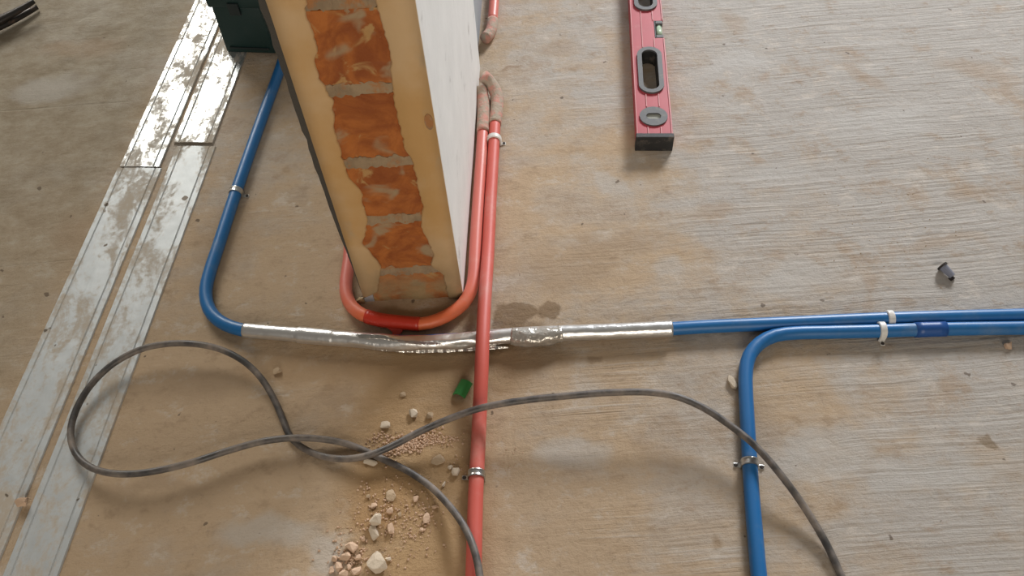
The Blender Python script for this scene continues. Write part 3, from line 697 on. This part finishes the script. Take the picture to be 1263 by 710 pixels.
# ------------------------------------------------------------------ small things
# offcut of green plastic tube, split open
p = un(570.5, 480.5); o = bpy.data.objects.new
bm = bmesh.new(); rows = []
M = Matrix.Translation((p.x, p.y, .0048)) @ Matrix.Rotation(math.radians(-118), 4, 'Z') @ Matrix.Rotation(math.radians(8), 4, 'X')
for i in range(5):
    x = -.012 + .006 * i
    ro = []; ri = []
    for k in range(11):
        a = math.radians(10 + 160 * k / 10)
        ro.append(bm.verts.new(M @ Vector((x, .0095 * math.cos(a), .0085 * math.sin(a) - .004)))); ri.append(bm.verts.new(M @ Vector((x, .0080 * math.cos(a), .0070 * math.sin(a) - .004))))
    rows.append(ro + ri[::-1])
for a, b in zip(rows, rows[1:]):
    for k in range(22): bm.faces.new((a[k], a[(k + 1) % 22], b[(k + 1) % 22], b[k]))
for r in (rows[0], rows[-1]):
    for k in range(10): bm.faces.new((r[k], r[k + 1], r[20 - k], r[21 - k]))
zmin = min(v.co.z for v in bm.verts)
for v in bm.verts: v.co.z -= zmin - .0002
tag(obj('plastic_scrap', bm, 'green_plastic'), 'small curved green plastic scrap beside the long coral conduit', 'scrap')

# grey wall plug
p = un(1166, 338)
d = un(1175, 345) - un(1158, 331); ang = math.atan2(d.y, d.x)
M = Matrix.Translation((p.x, p.y, .0075)) @ Matrix.Rotation(ang, 4, 'Z') @ Matrix.Rotation(math.radians(8), 4, 'Y')
o = thing('wall_plug', 'small grey plastic plug lying on the swept floor at right', 'wall plug', Vector((p.x, p.y, 0)))
bm = bmesh.new(); bmesh.ops.create_cone(bm, cap_ends=True, segments=12, radius1=.0062, radius2=.0045, depth=.018, matrix=M @ Matrix.Translation((.001, 0, 0)) @ Matrix.Rotation(PI / 2, 4, 'Y')); obj('shank', bm, 'plug_grey', o)
bm = bmesh.new(); bmesh.ops.create_cone(bm, cap_ends=True, segments=12, radius1=.0078, radius2=.0078, depth=.003, matrix=M @ Matrix.Translation((-.0095, 0, 0)) @ Matrix.Rotation(PI / 2, 4, 'Y')); obj('flange', bm, 'nail_dark', o)
bm = bmesh.new(); box(bm, (.008, -.0035, -.0065), (.014, .0035, -.002), .001, M); obj('tip', bm, 'nail_dark', o)

def chip(name, x, y, wx, wy, hz, mat, label, cat, group=None, rot=0.0, base=0.0, seed=None):
    """broken lump: convex hull of jittered points, size in photo pixels"""
    rnd = random.Random(seed if seed is not None else hash((x, y)) & 0xffff)
    p = un(x, y, hz * .4); sx = (un(x + wx / 2, y) - un(x - wx / 2, y)).length / 2; sy = (un(x, y + wy / 2) - un(x, y - wy / 2)).length / 2
    bm = bmesh.new(); cr, sr = math.cos(rot), math.sin(rot)
    for i in range(22):
        a = rnd.uniform(0, 2 * PI); e = rnd.uniform(-1, 1); c = math.sqrt(1 - e * e)
        q = Vector((math.copysign(abs(c * math.cos(a)) ** .7, math.cos(a)) * sx, math.copysign(abs(c * math.sin(a)) ** .7, math.sin(a)) * sy, (e * .5 + .5) * hz)) * rnd.uniform(.86, 1.06)
        bm.verts.new((p.x + q.x * cr - q.y * sr, p.y + q.x * sr + q.y * cr, q.z))
    r = bmesh.ops.convex_hull(bm, input=bm.verts[:])
    bmesh.ops.delete(bm, geom=[v for v in bm.verts if not v.link_faces], context='VERTS')
    zm = min(v.co.z for v in bm.verts)
    for v in bm.verts: v.co.z += base - zm
    return tag(obj(name, bm, mat), label, cat, group)
G = 'broken bits of mortar and brick on the floor'
chip('mortar_lump', 463.5, 641, 19, 15, .014, 'stone_pale', 'largest pale grey mortar lump in the rubble heap', 'rubble', G, .1, seed=1)
chip('mortar_lump', 461, 656, 11, 22, .008, 'stone_pale', 'narrow pale mortar sliver touching the largest lump', 'rubble', G, .25, seed=2)
chip('mortar_lump', 465, 694, 24, 27, .010, 'stone_pale', 'broad flat grey mortar piece at the bottom of the rubble heap', 'rubble', G, .6, seed=3)
chip('mortar_chip', 475, 523.5, 14, 10, .006, 'stone_pale', 'pale square mortar chip above the cable crossing', 'rubble', G, 0, seed=4)
chip('mortar_chip', 509.5, 509.5, 11, 13, .007, 'stone_pale', 'pale pointed mortar chip just above the cable, nearest the green scrap', 'rubble', G, .4, seed=5)
chip('mortar_chip', 562, 581, 11, 11, .007, 'stone_pale', 'pale round chip beside the metal clip on the coral conduit', 'rubble', G, 0, seed=6)
chip('mortar_chip', 903, 471, 11, 17, .009, 'stone_pale', 'pale mortar flake against the lower blue conduit below its bend', 'rubble', G, .4, seed=7)
chip('pebble', 28.5, 620, 15, 12, .012, 'stone_pink', 'pinkish pebble on the near metal plates', 'pebble', None, 0, base=.0030, seed=8)
chip('pebble', 1244, 426, 13, 9, .008, 'stone_pink', 'brownish pebble near the right edge below the blue conduits', 'pebble', None, 0, seed=9)
chip('mortar_chip', 342, 457, 13, 8, .006, 'stone_tan', 'tan crumb of mortar inside the right of the cable loop', 'rubble', G, .3, seed=10)
LAB = ['largest pinkish chip at the top of the bottom-left chip cluster',
       'pinkish chip just below the largest one of the bottom-left cluster',
       'small pinkish chip right of the middle of the bottom-left cluster',
       'upright pinkish chip in the lower left of the bottom-left cluster',
       'flat pinkish chip at the bottom right of the bottom-left cluster',
       'pinkish chip above the right shoulder of the largest mortar lump',
       'upright pinkish chip touching the right side of the largest mortar lump',
       'pinkish chip highest on the right of the rubble, under the cable curve',
       'tall pinkish chip in the rubble nearest the long coral conduit',
       'flat tan chip midway between the cable crossing and the largest lump',
       'tiny pale chip just above the round chip by the metal clip',
       'thin pale splinter below and left of the metal clip',
       'small pale chip right of the broad flat grey piece',
       'pinkish chip above the largest mortar lump, left of the flat tan chip',
       'tiny pinkish crumb below the tall chip near the coral conduit',
       'pinkish chip on the bottom edge of the picture in the left cluster',
       'broad flat tan flake between the cable crossing and the metal clip',
       'tan chip against the upper side of the cable, right of the pointed one',
       'smallest tan chip, alone above the other chips below the wall',
       'flat pale flake tucked under the cable crossing',
       'small pinkish chip at the upper left of the bottom-left cluster',
       'small pinkish chip between the largest lump and the bottom-left cluster',
       'leftmost pinkish chip of the bottom-left cluster',
       'small tan crumb right of the chip above the largest lump',
       'small pinkish chip right of the topmost one under the cable curve',
       'small tan crumb at the upper left of the rubble',
       'small pinkish chip in the middle of the bottom-left cluster']
for i, (x, y, wx, wy, hz, m, ro) in enumerate([
        (433, 674, 18, 13, .009, 'stone_pink', -.7), (426, 686.5, 15, 11, .008, 'stone_pink', .1), (442, 687, 9, 8, .006, 'stone_pink', 0), (418, 699, 9, 14, .006, 'stone_pink', .2),
        (440, 704, 14, 10, .007, 'stone_pink', .2), (481, 630, 10, 8, .006, 'stone_pink', .4), (482, 651, 8, 17, .007, 'stone_pink', .2), (513.5, 615, 10, 8, .005, 'stone_pink', .3),
        (526, 639, 10, 15, .006, 'stone_pink', -.2), (482, 611, 13, 16, .004, 'stone_tan', .1), (555.5, 576, 7, 5, .004, 'stone_pale', .5), (547.5, 597, 4, 8, .003, 'stone_pale', -.5),
        (478.5, 689, 8, 6, .005, 'stone_pale', 0), (461, 623, 9, 7, .004, 'stone_pink', .4), (520, 653, 6, 5, .004, 'stone_pink', 0), (424, 707, 12, 8, .007, 'stone_pink', 0),
        (540, 567, 18, 13, .004, 'stone_tan', .1), (530, 512, 10, 8, .006, 'stone_tan', 0), (497, 486, 8, 6, .004, 'stone_tan', .2), (457, 570, 19, 8, .004, 'stone_pale', -.3),
        (412, 689, 8, 8, .006, 'stone_pink', 0), (448, 664, 6, 7, .005, 'stone_pink', 0), (408, 703, 9, 9, .007, 'stone_pink', .4), (493, 634, 5, 7, .004, 'stone_tan', 0), (536, 625, 7, 5, .004, 'stone_pink', .2), (454, 612, 6, 5, .004, 'stone_tan', 0), (430, 699, 8, 7, .006, 'stone_pink', 1.0)]):
    chip('rubble_chip', x, y, wx, wy, hz, m, LAB[i], 'rubble', 'small chips in the rubble', ro, seed=20 + i)

# crumbs nobody could count
def crumbs(name, spots, mat, label, seed, cat='crumbs'):
    rnd = random.Random(seed); V = []; Fc = []
    for (x, y, rx, ry, ang, n, s0, s1) in spots:
        for _ in range(n):
            a = rnd.gauss(0, .5); b = rnd.gauss(0, .5)
            ca, sa = math.cos(ang), math.sin(ang)
            p = un(x + (a * rx * ca - b * ry * sa), y + (a * rx * sa + b * ry * ca)); s = rnd.uniform(s0, s1); i0 = len(V); h = s * rnd.uniform(.6, 1.3)
            th = rnd.uniform(0, 2 * PI)
            for k in range(4): V.append((p.x + s * math.cos(th + k * PI / 2) * rnd.uniform(.6, 1.1), p.y + s * math.sin(th + k * PI / 2) * rnd.uniform(.6, 1.1), 0))
            for k in range(4): V.append((p.x + .6 * s * math.cos(th + .3 + k * PI / 2) * rnd.uniform(.6, 1.1), p.y + .6 * s * math.sin(th + .3 + k * PI / 2) * rnd.uniform(.6, 1.1), h * rnd.uniform(.7, 1)))
            Fc += [(i0, i0 + 3, i0 + 2, i0 + 1), (i0 + 4, i0 + 5, i0 + 6, i0 + 7)] + [(i0 + k, i0 + (k + 1) % 4, i0 + 4 + (k + 1) % 4, i0 + 4 + k) for k in range(4)]
    me = bpy.data.meshes.new(name); me.from_pydata(V, [], Fc); me.materials.append(MATS[mat])
    o = bpy.data.objects.new(name, me); COL.objects.link(o); o['kind'] = 'stuff'; tag(o, label, cat); return o
crumbs('mortar_crumbs', [(505, 547, 34, 11, -.35, 420, .0010, .0028), (545, 543, 26, 6, -.1, 120, .0008, .002), (470, 540, 20, 8, -.3, 60, .0008, .0022)], 'stone_pink', 'ridge of crumbled pinkish mortar beside the cable crossing', 5)
crumbs('brick_grit', [(475, 640, 55, 60, 0, 260, .0006, .0022), (520, 640, 30, 40, 0, 150, .0006, .002), (430, 690, 30, 24, 0, 130, .0008, .0024), (560, 575, 22, 22, 0, 30, .0006, .0016), (630, 575, 30, 30, 0, 25, .0006, .0014)], 'stone_pink', 'fine pink grit strewn over the damp floor around the rubble', 6, 'grit')
crumbs('dust_grit', [(1080, 280, 130, 80, 0, 90, .0005, .0013)], 'stone_tan', 'scattered tan specks of grit on the swept floor above the blue conduits', 8, 'grit')
